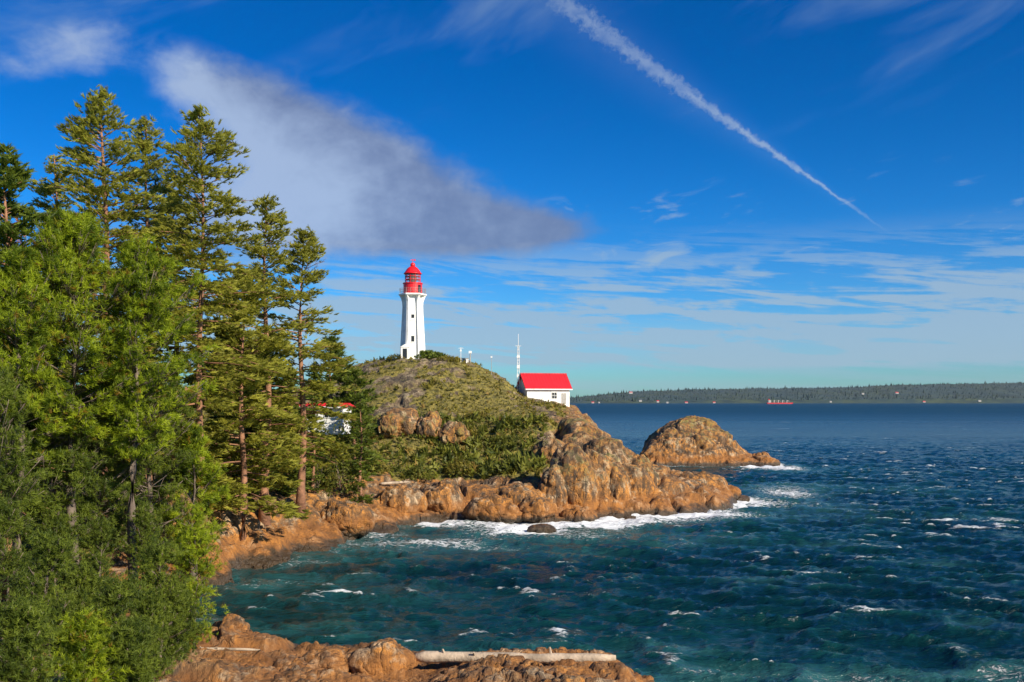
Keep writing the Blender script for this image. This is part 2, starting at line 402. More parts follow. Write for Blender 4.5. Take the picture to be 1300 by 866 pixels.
def heightfield(name, LAYD, pxs, Ds, ampf, cell, mat, vegf):
    ds, Z = layer_z(LAYD, pxs, None)
    # smooth interpolation along the depth
    ZZ = np.stack([np.interp(Ds, ds, Z[:, i]) for i in range(len(pxs))], 1)
    k = np.array([1, 3, 5, 3, 1.]); k /= k.sum()
    for ax in (0, 1):
        pad = [(2, 2), (0, 0)] if ax == 0 else [(0, 0), (2, 2)]
        q = np.pad(ZZ, pad, mode='edge'); ZZ = sum(k[j]*np.take(q, range(j, j+ZZ.shape[ax]), axis=ax) for j in range(5))
    ZZ = np.where(ZZ < 0, ZZ*6-.6, ZZ)
    PXg, Dg = np.meshgrid(pxs, Ds); Xg = (PXg-650)/F*Dg; Yg = Dg
    p = np.stack([Xg, Yg, ZZ], -1)
    a = np.gradient(p, axis=1); bb = np.gradient(p, axis=0); n = np.cross(a, bb); n /= np.linalg.norm(n, axis=-1, keepdims=True)
    pf, nf = p.reshape(-1, 3), n.reshape(-1, 3)
    veg = vegf(PXg.ravel(), Dg.ravel(), pf)
    amp = ampf(pf)*(1-.6*veg)
    q, ck = rock_disp(pf, nf, 1.0, cell)
    q = pf+(q-pf)*amp[:, None]
    r, c = PXg.shape
    idx = np.arange(r*c).reshape(r, c)
    fc = np.stack([idx[:-1, :-1], idx[:-1, 1:], idx[1:, 1:], idx[1:, :-1]], -1).reshape(-1, 4)
    qz = q[:, 2][fc].max(1); fc = fc[qz > -2.4]      # nothing below the sea is needed
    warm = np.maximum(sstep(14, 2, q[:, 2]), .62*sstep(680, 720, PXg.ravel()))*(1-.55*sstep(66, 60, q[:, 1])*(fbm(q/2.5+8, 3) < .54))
    me = mesh_np(name, q, fc, mat, True, {'veg': veg, 'crack': ck, 'warm': warm})
    o = link(name, me)
    return o, q.reshape(r, c, 3), veg.reshape(r, c)
def veg_head(px, D, p):
    z = p[:, 2]; n = fbm(p/7+3, 4); n2 = fbm(p/2.5+30, 3)
    py = H0+(CZ-z)*F/D
    v = sstep(3.6, 6.5, z)*sstep(.34, .46, n+.12*(n2-.5))
    belt = sstep(535, 550, py)*sstep(614, 600, py)*sstep(715, 670, px)*sstep(120, 130, D)*1.0
    v = np.maximum(v*.9, belt*sstep(.30, .42, n2*.6+n*.4))
    top = sstep(545, 520, py)*(D > 150)
    v = v*(1-top)+top*sstep(.47, .56, n*.5+n2*.5+.055)*.95
    right = sstep(690, 740, px)
    v = v*(1-right*.8)
    near = (D < 110)
    v = np.where(near, sstep(2.0, 4.0, z)*sstep(.42, .52, n)*sstep(280, 200, px), v)
    return v
def amp_head(p):
    D = p[:, 1]
    a = np.interp(D, [26, 45, 60, 80, 100, 130, 160, 185, 210], [.45, .62, .6, .65, .75, .95, 1.0, .75, .6])
    return a*sstep(-3, .5, p[:, 2])
pxs = np.arange(-520, 1010, 2.3)
Ds = np.exp(np.linspace(np.log(27), np.log(330), 520))
head, HG, HV = heightfield('rocky_headland', LAY, pxs, Ds, amp_head, 5.0, M_rock, veg_head)
head['kind'] = 'structure'
LXs = np.log(Ds)
def gz(px, D):
    i = int(np.clip(np.searchsorted(Ds, D), 0, len(Ds)-1)); j = int(np.clip(np.searchsorted(pxs, px), 0, len(pxs)-1))
    return float(HG[i, j, 2])
def ground(px, D, dz=0):
    return ((px-650)/F*D, D, gz(px, D)+dz)

ISL = {
 222:[(780,620),(1010,625)],
 229:[(790,615),(820,597),(850,592),(900,593),(935,594),(950,598),(965,592),(985,592),(1000,604)],
 235:[(790,610),(812,592),(826,562),(850,552),(900,562),(930,572),(950,580),(975,578),(985,586),(1000,604)],
 243:[(800,608),(820,565),(838,545),(865,532),(900,538),(925,555),(950,576),(970,584),(990,600)],
 251:[(800,605),(820,562),(835,545),(860,530),(885,528),(905,536),(925,556),(945,575),(975,598)],
 260:[(800,600),(830,560),(870,540),(900,550),(930,580),(960,600)],
 270:[(800,600),(870,592),(990,600)],
}
isl_px = np.arange(785, 1005, 1.0); isl_D = np.linspace(222, 270, 170)
isl, _, _ = heightfield('rock_islet', ISL, isl_px, isl_D, lambda p: .8*sstep(-3, .5, p[:, 2]), 4.0, M_rock, lambda px, D, p: 0*D)
isl['label'] = 'domed bare granite islet standing in the sea off the point'; isl['category'] = 'islet'

# ------------------------------------------------------------------ rock lumps of the shore, parts of the headland
def ico(sub):
    import bmesh
    bm = bmesh.new(); bmesh.ops.create_icosphere(bm, subdivisions=sub, radius=1)
    v = np.array([q.co[:] for q in bm.verts]); f = np.array([[w.index for w in q.verts] for q in bm.faces]); bm.free(); return v, f
IV, IF = ico(5)
def lump(name, px, py, D, sx, sy, sz, rz=0, seed=0, parent=None, label=None):
    v = IV*np.array([sx, sy, sz]); c, s = math.cos(rz), math.sin(rz)
    v = np.stack([v[:, 0]*c-v[:, 1]*s, v[:, 0]*s+v[:, 1]*c, v[:, 2]], 1)
    n = v/np.array([sx, sy, sz])**2; n /= np.linalg.norm(n, axis=1, keepdims=True)
    ctr = np.array(P(px, py, D)); w = v+ctr+seed
    rl_ = np.random.default_rng(int(seed*10)+5); pn = rl_.normal(size=(16, 3)); pn /= np.linalg.norm(pn, axis=1, keepdims=True)
    ph_ = rl_.uniform(.66, .95, 16); u_ = IV
    lim = np.min(np.where(u_@pn.T > .05, ph_[None]/np.maximum(u_@pn.T, .05), 9), axis=1); lim = np.minimum(lim, 1.0)
    v = v*(lim*.55+.45)[:, None]
    q = v+n*((fbm(w/3.2, 4)-.5)*1.1*min(1, sz/2.5))[:, None]
    b1, e = wblocks((w+.8*(fbm(w/2, 2)-.5)[:, None])/np.array([1.5, 1.7, 2.6])); b2, e2 = wblocks(w/np.array([.55, .55, .9])+3)
    q = q+n*((b1*.36-.28*sstep(.10, 0, e)+b2*.07)*min(1, sz/2.2)+(fbm(w/.7, 3)-.5)*.28)[:, None]
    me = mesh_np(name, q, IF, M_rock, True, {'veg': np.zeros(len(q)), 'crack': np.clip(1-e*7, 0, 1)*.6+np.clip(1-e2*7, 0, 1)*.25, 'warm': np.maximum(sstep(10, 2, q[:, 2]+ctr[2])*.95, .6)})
    o = link(name, me, parent, tuple(ctr))
    if label: o['label'] = label; o['category'] = 'rock'
    return o
LUMPS = [ # px, py, D, sx, sy, sz, rot
 (724,628,131,3.8,4,6.6,.2),(703,628,129,2.4,3,4.2,0),(752,622,134,3.2,4,6.4,.1),(775,630,134,3.0,4,5.2,.3),(800,628,138,3.6,4,4.6,0),
 (770,600,145,4.8,5,5.4,0),(808,618,143,4.0,4,5.0,.4),(878,626,152,6.0,5,3.4,0),(915,630,154,3.2,4,2.0,0),
 (842,640,143,4.0,4,2.6,0),(660,640,127,3.6,4,3.2,.3),(628,650,124,4.2,3,2.2,-.2),(682,648,124,2.6,3,2.0,0),
 (560,640,130,3.0,4,3.4,.2),(508,640,124,3.2,3,2.5,.1),(440,660,110,3.4,3,2.2,.2),
 (735,655,124,2.4,2,1.2,0),(800,648,132,3.0,2,1.6,0),
 (512,540,160,3.6,4,3.0,0),(545,545,158,2.4,3,2.6,.2),(575,552,157,2.8,3,2.2,0),(495,542,158,2.2,3,2.4,0),
 (700,578,149,3.0,3,3.0,0),(735,575,151,3.2,3,3.6,0),
 
 (225,672,86,2.6,3,3.4,0),(192,668,84,2.2,3,3.6,0),(150,672,82,2.8,3,3.6,.1),(120,668,83,2.2,3,3.0,0),
 (292,800,57,1.0,1,1.0,0),(480,842,51,2.2,1.6,1.2,.3),(760,856,50,1.8,1.3,.7,0),(420,845,51,1.7,1.4,.9,0),
 (690,862,47,2.0,1.3,.6,0),
]
for i, L in enumerate(LUMPS):
    lump('rock_outcrop', *L[:6], rz=L[6], seed=i*7.7, parent=head)
lump('wave_washed_rock', 688, 672, 116, 2.0, 1.2, .7, 0, 3, None, 'low brown rock awash alone in front of the headland point')
lump('tidal_rock', 968, 586, 236, 2.4, 2, 2.6, 0, 9, None, 'small pointed rock at the right foot of the bare granite islet')
lump('tidal_rock', 939, 634, 152, 1.6, 1.5, .7, 0, 11, None, 'low flat rock awash at the far right tip of the headland')

# ------------------------------------------------------------------ sea
def sea_material():
    m, nt, b = newmat('sea_water')
    g = nt.nodes.new('ShaderNodeNewGeometry'); pos = g.outputs['Position']
    at = nt.nodes.new('ShaderNodeAttribute'); at.attribute_name = 'foam'; fo = X(nt, at.outputs['Fac'])
    a2 = nt.nodes.new('ShaderNodeAttribute'); a2.attribute_name = 'crest'; cr = X(nt, a2.outputs['Fac'])
    sp = nt.nodes.new('ShaderNodeSeparateXYZ'); nt.links.new(pos, sp.inputs[0]); yy = X(nt, sp.outputs[1])
    stv = vmul(nt, pos, (.38, 1, 1))
    a = noise(nt, stv, 1.0, 6, .65, .6); bnz = noise(nt, stv, .28, 5, .6, .5); f = noise(nt, vmul(nt, pos, (.6, 1, 1)), 3.2, 5, .7, .5)
    big = noise(nt, vmul(nt, pos, (.3, .5, 1)), .05, 4)
    base = mixc(nt, big.ss(.38, .62), (.001, .016, .021), (.003, .034, .037))
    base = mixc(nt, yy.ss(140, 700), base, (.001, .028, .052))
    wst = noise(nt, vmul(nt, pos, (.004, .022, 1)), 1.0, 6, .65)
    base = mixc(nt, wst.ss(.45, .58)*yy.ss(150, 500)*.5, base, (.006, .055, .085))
    base = mixc(nt, cr*.7, base, (.008, .062, .055))
    base = mixc(nt, fo.ss(.05, .5)*.5, base, (.05, .17, .17))
    # lacy foam: the mask lowers the threshold
    lace = (1-(noise(nt, vmul(nt, pos, (.5, 1, 1)), .9, 5, .65, 1.5)-.5).abs()*5).clamp()
    fm = ((lace*.45+f*.55)+fo*.74-.98).ss(.0, .14)
    # scattered small whitecaps
    caps = (noise(nt, vmul(nt, pos, (.20, .55, 1)), .22, 3, .5)*.55+f*.25+a*.35+cr*.12).ss(.705, .77)*yy.ss(30, 60)
    fm = fm.mx(caps*.8)
    col = mixc(nt, fm, base, (.78, .80, .80))
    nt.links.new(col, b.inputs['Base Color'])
    nt.links.new((fm*.5+yy.ss(80, 1500)*.25+.16).s, b.inputs['Roughness']); b.inputs['IOR'].default_value = 1.33
    nt.links.new((fm*-.2+.27-yy.ss(200, 2500)*.20).s, b.inputs['Specular IOR Level'])
    h = a*.35+bnz*1.0+f*.06+fm*.1
    bm = nt.nodes.new('ShaderNodeBump'); bm.inputs['Distance'].default_value = 1.0; bm.inputs['Strength'].default_value = 1.0
    nt.links.new(h.s, bm.inputs['Height']); nt.links.new(bm.outputs[0], b.inputs['Normal'])
    return m
M_sea = sea_material()
angs = np.concatenate([np.linspace(-75, -32, 40), np.linspace(-31.8, 31.8, 640), np.linspace(32, 75, 40)])
sD = np.concatenate([np.exp(np.linspace(np.log(28), np.log(420), 430)), np.exp(np.linspace(np.log(430), np.log(12000), 60))])
A, DD = np.meshgrid(np.radians(angs), sD)
sx = DD*np.tan(A)*np.where(np.abs(A) > R(32), 1, 1); sy = DD.copy()
p2 = np.stack([sx.ravel(), sy.ravel(), np.zeros(sx.size)], 1)
wd = np.array([-.35, -.94])   # waves travel towards the shore
ph = p2[:, 0]*wd[0]+p2[:, 1]*wd[1]; cross = -p2[:, 0]*wd[1]+p2[:, 1]*wd[0]
q1 = np.stack([ph/3.3, cross/7.5, p2[:, 2]], 1); q2 = np.stack([ph/1.4, cross/3.0, p2[:, 2]+5], 1); q3 = np.stack([ph/.8, cross/1.6, p2[:, 2]+9], 1)
w1 = 1-np.abs(fbm(q1, 2)-.5)*2; w2 = 1-np.abs(fbm(q2, 3)-.5)*2; w3 = fbm(q3, 2)
crest = w1**2*.62+w2**2*.38
damp = sstep(600, 150, p2[:, 1])*1.0
wz = ((w1**2-.75)*.62+(w2**2-.75)*.36+(w3-.5)*.12)*damp
p2[:, 2] = wz
# foam near the rocks
def hbase(px, D, LAYD):
    ds, Z = sorted(LAYD), None
    Z = np.stack([CZ-(np.interp(px, *zip(*LAYD[d]))-H0)*d/F for d in ds], 0)
    j = np.clip(np.searchsorted(ds, D)-1, 0, len(ds)-2); ds = np.array(ds, float)
    t = np.clip((D-ds[j])/(ds[j+1]-ds[j]), 0, 1); i = np.arange(len(D))
    return Z[j, i]*(1-t)+Z[j+1, i]*t
pxx = 650+p2[:, 0]/p2[:, 1]*F
near = (p2[:, 1] < 345)
fo = np.zeros(len(p2))
hb = np.full(len(p2), -9.)
hb[near] = hbase(pxx[near], p2[near, 1], LAY)
hi_ = np.full(len(p2), -9.)
ni = near & (pxx > 795) & (pxx < 1010) & (p2[:, 1] > 222) & (p2[:, 1] < 270)
hi_[ni] = hbase(pxx[ni], p2[ni, 1], ISL)
hmax = np.maximum(hb, hi_)
shore = sstep(-1.9, -.1, hmax)
fo += shore*.50*np.where(p2[:, 1] > 112, 1, .55)*np.clip(2.4*fbm(p2/np.array([7, 7, 1])+77, 3)-.25, 0, 1.3)
def fpatch(px, py, rx, ry, w):
    D = CZ*F/(py-H0); x0 = (px-650)/F*D; dx_ = rx/F*D; dy_ = abs(CZ*F/(py-H0-ry)-D)
    return w*np.exp(-((p2[:, 0]-x0)/dx_)**2-((p2[:, 1]-D)/dy_)**2)
for q in [(985,622,55,9,.42),(1010,626,35,5,.3),(950,636,45,7,.6),(860,650,80,6,.6),(780,662,60,6,.75),(700,660,50,6,.6),(660,668,45,6,.65),(960,590,50,6,.6),(1000,594,35,4,.4),
          (575,686,60,6,.35),(640,692,50,3,.25),(460,688,60,5,.22),(480,680,20,5,.2),(560,662,40,5,.5),(720,700,70,8,.22),(890,680,80,10,.25),(1080,655,90,10,.22),(1150,620,90,8,.24),
          (1100,858,160,14,.42),(1280,850,80,12,.42),(900,850,70,10,.35),(1230,790,50,5,.3),(870,690,40,3,.3),(380,735,60,7,.15),(300,745,40,8,.12),(410,712,40,4,.2),
          (1235,655,50,8,.3),(960,735,60,4,.25),(350,798,70,10,.15),(850,820,60,8,.3),(1190,715,40,4,.35),(650,675,120,10,.32),(760,680,90,9,.28),(520,690,70,8,.25),(900,655,90,7,.3),(1040,640,70,7,.3),(1020,615,50,6,.25),(1050,690,60,4,.3)]:
    fo += fpatch(*q)
fo = np.clip(fo, 0, 1)
r, c = A.shape; idx = np.arange(r*c).reshape(r, c)
fc = np.stack([idx[:-1, :-1], idx[:-1, 1:], idx[1:, 1:], idx[1:, :-1]], -1).reshape(-1, 4)
sea = link('sea', mesh_np('sea', p2, fc, M_sea, True, {'foam': fo, 'crest': np.clip((crest-.72)*5, 0, 1)*damp}))
sea['kind'] = 'structure'

# ------------------------------------------------------------------ far coast
def forest_mat():
    m, nt, b = newmat('distant_forest')
    g = nt.nodes.new('ShaderNodeNewGeometry'); pos = g.outputs['Position']
    n = noise(nt, pos, .012, 6, .7); n2 = noise(nt, pos, .002, 3)
    c = mixc(nt, n.ss(.35, .65), (.008, .028, .026), (.045, .070, .035)); c = mixc(nt, n2.ss(.4, .6)*.6, c, (.015, .045, .050))
    nt.links.new(c, b.inputs['Base Color']); b.inputs['Roughness'].default_value = .95
    return m
M_far = forest_mat()
CR = [(100,505),(650,505),(727,505),(760,502),(800,498),(850,496),(900,495),(1000,493),(1080,492),(1140,489),(1200,488),(1300,487),(1500,482),(1900,480)]
fpx = np.arange(100, 1900, 2.0); fd = np.linspace(7000, 9500, 26)
PXf, Df = np.meshgrid(fpx, fd); t = (Df-7000)/2500
hc = (H0-np.interp(PXf, *zip(*CR)))*9500/F+CZ
prof = 3+(hc-3)*np.where(t < .04, t/.04*.18, .18+.82*sstep(0, 1, (t-.04)/.96))
pf = np.stack([(PXf-650)/F*Df, Df, prof], -1).reshape(-1, 3)
pf[:, 2] += (fbm(pf/np.array([120, 300, 1e5]), 4)-.5)*26*sstep(0, .2, t.ravel()); pf[t.ravel() == 0, 2] = -2
r, c = PXf.shape; idx = np.arange(r*c).reshape(r, c)
fc = np.stack([idx[:-1, :-1], idx[:-1, 1:], idx[1:, 1:], idx[1:, :-1]], -1).reshape(-1, 4)
hill = link('distant_hills', mesh_np('distant_hills', pf, fc, M_far, False)); hill['kind'] = 'structure'
# far-off wood: conical trees too small to pick apart
sel = rng.integers(0, len(pf), 9000); sel = sel[(t.ravel()[sel] > .03)]
cv, cf = [], []
base = np.array([(1, 0, 0), (0, 1, 0), (-1, 0, 0), (0, -1, 0), (0, 0, 1)], float); ff = np.array([(0, 1, 4), (1, 2, 4), (2, 3, 4), (3, 0, 4)])
hh = rng.uniform(9, 22, len(sel))*(1+.8*(rng.random(len(sel)) > .93)); rr = hh*.28
V = base[None]*np.stack([rr, rr, hh], 1)[:, None]+pf[sel][:, None]+np.array([0, 0, -3.])
V += rng.uniform(-1, 1, (len(sel), 1, 3))*np.array([20, 60, 0])
Fx = ff[None]+(np.arange(len(sel))*5)[:, None, None]
wood = link('distant_wood', mesh_np('distant_wood', V.reshape(-1, 3), Fx.reshape(-1, 3), M_far)); wood['kind'] = 'stuff'

# ------------------------------------------------------------------ foliage generators
def blades(n, spread, length, width, seed, flat=0.0):
    """template of n thin triangles radiating about +x"""
    r = np.random.default_rng(seed); V = []; 
    for i in range(n):
        a = r.uniform(-spread, spread); e = r.uniform(-spread, spread)*(1-flat)+.15
        d = np.array([math.cos(a)*math.cos(e), math.sin(a)*math.cos(e), math.sin(e)])
        s = np.cross(d, r.normal(size=3)); s /= np.linalg.norm(s)
        o = np.array([r.uniform(-.35, .35), r.uniform(-.12, .12), r.uniform(-.06, .06)])*length
        L = length*r.uniform(.6, 1.1)
        V += [o-s*width*.5, o+s*width*.5, o+d*L*.6+s*width*.35, o+d*L]
    V = np.array(V).reshape(n, 4, 3); Fq = np.array([[4*i, 4*i+1, 4*i+2, 4*i+3] for i in range(n)])
    return V.reshape(-1, 3), Fq
def scatter(tmpls, pos, dirs, size, up=None):
    N = len(pos); d = dirs/np.linalg.norm(dirs, axis=1, keepdims=True)
    u = np.tile([0, 0, 1.], (N, 1)) if up is None else up
    u = u+rng.normal(size=(N, 3))*.35
    s = np.cross(u, d); s /= np.linalg.norm(s, axis=1, keepdims=True)+1e-9; u = np.cross(d, s)
    which = rng.integers(0, len(tmpls), N); VV, FF, TT = [], [], []; off = 0
    for k, (tv, tf) in enumerate(tmpls):
        m_ = which == k; n = int(m_.sum())
        if not n: continue
        v = (tv[None, :, 0:1]*d[m_][:, None]+tv[None, :, 1:2]*s[m_][:, None]+tv[None, :, 2:3]*u[m_][:, None])*size[m_][:, None, None]+pos[m_][:, None]
        VV.append(v.reshape(-1, 3)); FF.append((tf[None]+(np.arange(n)*len(tv))[:, None, None]).reshape(-1, tf.shape[1])+off)
        TT.append(np.repeat(rng.random(n), len(tv))); off += n*len(tv)
    return np.concatenate(VV), np.concatenate(FF), np.concatenate(TT)
SPRAY = [blades(13, 1.0, 1.0, .17, s, .75) for s in (1, 2, 3, 4)]      # flat fir sprays
TUFT = [blades(15, 1.35, .9, .10, s, .0) for s in (5, 6, 7, 8)]       # pine tufts
LEAFY = [blades(12, 1.5, 1.0, .34, s, .1) for s in (9, 10, 11)]

def tree(px, top_py, D, rad, cbase, n_br, style, label, name, cat='tree', lean=0, mat=None, bark=None, dens=1.0, group=None, basez=None, seed=0, size=1.0, profile=None, trunk_r=None, bare=0.0, side=None):
    r = np.random.default_rng(seed+100)
    bx, by, bz = ground(px, D, -.4) if basez is None else ((px-650)/F*D, D, basez)
    h = CZ+(H0-top_py)*D/F-bz
    root = thing(name, label, cat, (bx, by, bz), 0, group)
    tr = trunk_r or h*.0125+.08
    pts = [Vector((lean*(i/10)**1.5+math.sin(i*.9+seed)*.10*tr*4, math.cos(i*.8+seed)*.15, h*i/10)) for i in range(11)]
    mb = MB(); mb.tube(pts, [tr*(1-.93*(i/10)) + (tr*.35 if i == 0 else 0) for i in range(11)], 8)
    def axis(z):
        f = np.clip(z/h, 0, 1)*10; i = int(min(9, f)); return np.array(pts[i].lerp(pts[i+1], f-i))
    pos, dirs, sz = [], [], []
    for i in range(n_br):
        t = (i+r.random())/n_br; t = t**.9
        zz = h*(cbase+(1-cbase)*t*.985)
        if profile is not None: pr = float(np.interp(t, *zip(*profile)))
        elif style == 'fir': pr = float(np.interp(t, [0, .12, .35, .6, .85, 1], [.80, 1.0, 1.0, .88, .58, .12]))
        else: pr = float(np.interp(t, [0, .25, .55, .8, 1], [.75, 1, .92, .65, .15]))
        a = r.uniform(0, 2*math.pi)
        L = rad*pr*r.uniform(.5, 1.12)
        if side is not None: L *= 1+.45*math.cos(a-side)
        el0 = (np.interp(t, [0, .4, 1], [-.12, .15, .75]) if style == 'fir' else np.interp(t, [0, .5, 1], [.15, .55, 1.1]))+r.uniform(-.15, .15)
        o = axis(zz); d0 = np.array([math.cos(a)*math.cos(el0), math.sin(a)*math.cos(el0), math.sin(el0)])
        bend = (-.18 if style == 'fir' else .22)*L
        P_ = lambda s: o+d0*L*s+np.array([0, 0, 1])*bend*s*s
        bp = [P_(s) for s in (0, .35, .7, 1)]
        mb.tube(bp, [max(.02, tr*.24*(1-.6*t)*q) for q in (1, .7, .4, .12)], 3)
        if r.random() < bare: 
            for k in range(3):
                s = r.uniform(.4, .9); q = P_(s); w = r.normal(size=3)*.5+d0; mb.tube([q, q+w/np.linalg.norm(w)*L*.25], [.025, .01], 3)
            continue
        ns = int(dens*(6+L*9))
        s = r.uniform(.22, 1.0, ns)**.8
        lat = r.uniform(-1, 1, ns)*L*.30*(1.15-s)*(1.3 if style == 'fir' else 1.1)+r.normal(size=ns)*.08
        sd_ = np.cross(d0, [0, 0, 1]); sd_ /= np.linalg.norm(sd_)+1e-9
        q = o+d0*L*s[:, None]+np.array([0, 0, 1])*(bend*s*s)[:, None]+sd_*lat[:, None]
        if style == 'pine':
            nc = int(3+L*2.2); cs = r.uniform(.3, 1, nc)**.7; cl = r.uniform(-1, 1, nc)*L*.34*(1.1-cs*.7)
            pick = r.integers(0, nc, ns); s = cs[pick]; lat = cl[pick]
            q = o+d0*L*s[:, None]+np.array([0, 0, 1])*(bend*s*s)[:, None]+sd_*lat[:, None]
            for k in range(nc): mb.tube([o+d0*L*cs[k]*.7, o+d0*L*cs[k]+sd_*cl[k]+np.array([0, 0, bend*cs[k]**2])], [.025, .01], 3)
            gsn = r.normal(size=(ns, 3))*np.array([.30, .30, .17]); q = q+gsn; lat = lat+gsn[:, 0]*.5
        if style == 'fir':
            nc = int(5+L*2.0); cs = r.uniform(.2, 1, nc)**.75; cl = r.uniform(-1, 1, nc)*L*.36*(1.15-cs*.7)
            pick = r.integers(0, nc, ns); s = cs[pick]; lat = cl[pick]
            q = o+d0*L*s[:, None]+np.array([0, 0, 1])*(bend*s*s)[:, None]+sd_*lat[:, None]
            gsn = r.normal(size=(ns, 3))*np.array([.34, .34, .15]); q = q+gsn; lat = lat+gsn[:, 0]*.6
        q += r.normal(size=(ns, 3))*np.array([.12, .12, .07])*(1 if style == 'fir' else .4)
        dd = d0[None]+sd_*(np.sign(lat)*r.uniform(.3, 1.0, ns))[:, None]+r.normal(size=(ns, 3))*.25
        dd[:, 2] += (-.12 if style == 'fir' else .55)
        pos.append(q); dirs.append(dd); sz.append(r.uniform(.7, 1.25, ns)*size)
    if style == 'fir':   # leader
        k = 10; pos.append(np.array([axis(h*(.93+.07*j/k)) for j in range(k)])); dirs.append(r.normal(size=(k, 3))*.5+[0, 0, 1.2]); sz.append(np.full(k, .45*size))
    pos, dirs, sz = map(np.concatenate, (pos, dirs, sz))
    if len(pos):
        v, f, tt = scatter(SPRAY if style == 'fir' else TUFT, pos, dirs, sz)
        link('crown', mesh_np('crown', v, f, mat or (M_fir if style == 'fir' else M_pine), False, {'tint': tt}), root)
    mb.build('trunk', bark or (M_bark if style == 'fir' else M_bark_grey), root, True)
    return root

# tall conifers
tree(255,138,85,6.2,.30,118,'fir','tall conifer with a straight reddish trunk, tallest beside the lighthouse side of the grove','fir_tree',mat=M_fir,size=.46,dens=1.1,seed=1,trunk_r=.42)
tree(132,112,80,5.8,.15,150,'fir','slim high conifer whose pointed tip is the highest in the grove','fir_tree',mat=M_fir,size=.44,dens=1.1,seed=2)
tree(188,152,92,5.2,.15,110,'fir','narrow conifer standing between the two tallest trees','fir_tree',mat=M_fir,size=.44,dens=1.15,seed=3)
tree(338,248,100,5.0,.16,110,'fir','thin pointed conifer third from the seaward end of the grove','fir_tree',mat=M_fir,size=.44,dens=1.15,seed=4)
tree(383,292,106,5.9,.18,100,'fir','open branched conifer at the seaward end of the grove, nearest the lighthouse','fir_tree',mat=M_fir,size=.48,dens=1.15,seed=5,bare=.12)
tree(308,345,94,5.6,.12,100,'fir','shorter conifer with a bare orange lower trunk beside the tall red trunk','fir_tree',mat=M_fir,size=.6,dens=1.0,seed=6)
tree(70,196,88,5.4,.1,100,'fir','bushy conifer just left of the highest tip of the grove','fir_tree',mat=M_fir,size=.44,dens=1.155,seed=7)
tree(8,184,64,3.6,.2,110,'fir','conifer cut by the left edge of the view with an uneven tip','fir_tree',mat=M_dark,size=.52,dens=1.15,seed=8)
tree(-60,150,75,5,.2,110,'fir','conifer outside the left edge behind the edge tree','fir_tree',mat=M_fir,size=.6,dens=1,seed=18)
tree(222,250,98,5.2,.1,85,'fir','middle height conifer behind the tall reddish trunk','fir_tree',mat=M_fir,size=.6,dens=1.0,seed=9)
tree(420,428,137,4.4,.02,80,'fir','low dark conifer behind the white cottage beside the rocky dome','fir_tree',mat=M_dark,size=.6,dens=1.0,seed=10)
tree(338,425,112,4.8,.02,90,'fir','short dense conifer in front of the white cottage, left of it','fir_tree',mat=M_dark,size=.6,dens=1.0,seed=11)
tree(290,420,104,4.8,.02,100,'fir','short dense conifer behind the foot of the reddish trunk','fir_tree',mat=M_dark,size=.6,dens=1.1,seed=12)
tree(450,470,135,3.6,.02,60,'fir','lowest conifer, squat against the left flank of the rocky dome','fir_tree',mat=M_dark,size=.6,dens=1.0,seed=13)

# bright green pines in front
tree(92,284,66,5.2,.42,130,'pine','broad bright green pine with a rounded top in front of the tall firs','pine_tree',size=.44,dens=1.5,seed=20)
tree(170,318,68,4.0,.42,105,'pine','bright green pine with its crown reaching right over the rocks','pine_tree',size=.44,dens=1.5,seed=21,side=0)
tree(24,326,62,3.8,.42,88,'pine','yellow green pine at the left edge with dead rust coloured twigs','pine_tree',size=.42,dens=1.5,seed=22)
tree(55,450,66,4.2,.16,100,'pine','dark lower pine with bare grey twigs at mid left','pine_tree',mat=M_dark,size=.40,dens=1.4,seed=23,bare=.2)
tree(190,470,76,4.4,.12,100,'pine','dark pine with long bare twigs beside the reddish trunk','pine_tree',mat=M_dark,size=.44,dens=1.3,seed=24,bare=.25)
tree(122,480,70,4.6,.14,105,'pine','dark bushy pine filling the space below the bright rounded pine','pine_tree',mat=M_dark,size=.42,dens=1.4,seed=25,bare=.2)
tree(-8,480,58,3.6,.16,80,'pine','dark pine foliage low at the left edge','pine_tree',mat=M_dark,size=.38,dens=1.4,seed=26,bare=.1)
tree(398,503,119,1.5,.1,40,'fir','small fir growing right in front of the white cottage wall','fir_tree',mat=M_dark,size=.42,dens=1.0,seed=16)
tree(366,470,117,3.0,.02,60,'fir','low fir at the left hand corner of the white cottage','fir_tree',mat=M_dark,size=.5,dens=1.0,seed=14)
tree(458,500,121,2.2,.02,45,'fir','little fir at the right hand corner of the white cottage','fir_tree',mat=M_dark,size=.5,dens=1.0,seed=15)
tree(245,545,78,2.8,.05,55,'pine','rounded green bush at the foot of the reddish trunk','pine_shrub','shrub',size=.48,dens=1.5,seed=27,mat=M_pine)
# foreground shrubs bottom left
SH = [(248,645,52,1.35,'bright green pine shrub leaning over the water below the cove rocks'),(205,690,47,1.4,'dark green pine shrub left of the leaning one above the cove'),
      (150,745,42,1.3,'dark green pine shrub in the lower left thicket'),(60,690,42,1.9,'green pine shrub spreading under the left edge rocks'),
      (165,800,37,1.0,'low pine shrub at the landward end of the driftwood ledge'),(25,775,34,1.4,'dark low shrub at the bottom left corner'),(105,790,36,1.1,'rounded low pine shrub above the bottom left corner'),
      (225,745,49,1.0,'small pine shrub hanging over the cove water'),(8,640,54,1.8,'dark pine shrub on the slope at the left edge'),
      (70,655,62,2.0,'dark rounded shrub under the bright green pine'),(128,668,61,1.7,'dark shrub between the two pine trunks above the lower thicket'),
      (182,650,66,1.9,'dark shrub on the bank beside the pale cove rocks'),(95,725,47,1.4,'shaded shrub among the rocks low in the left thicket'),(185,755,44,1.1,'shaded shrub just above the cove water at the end of the thicket')]
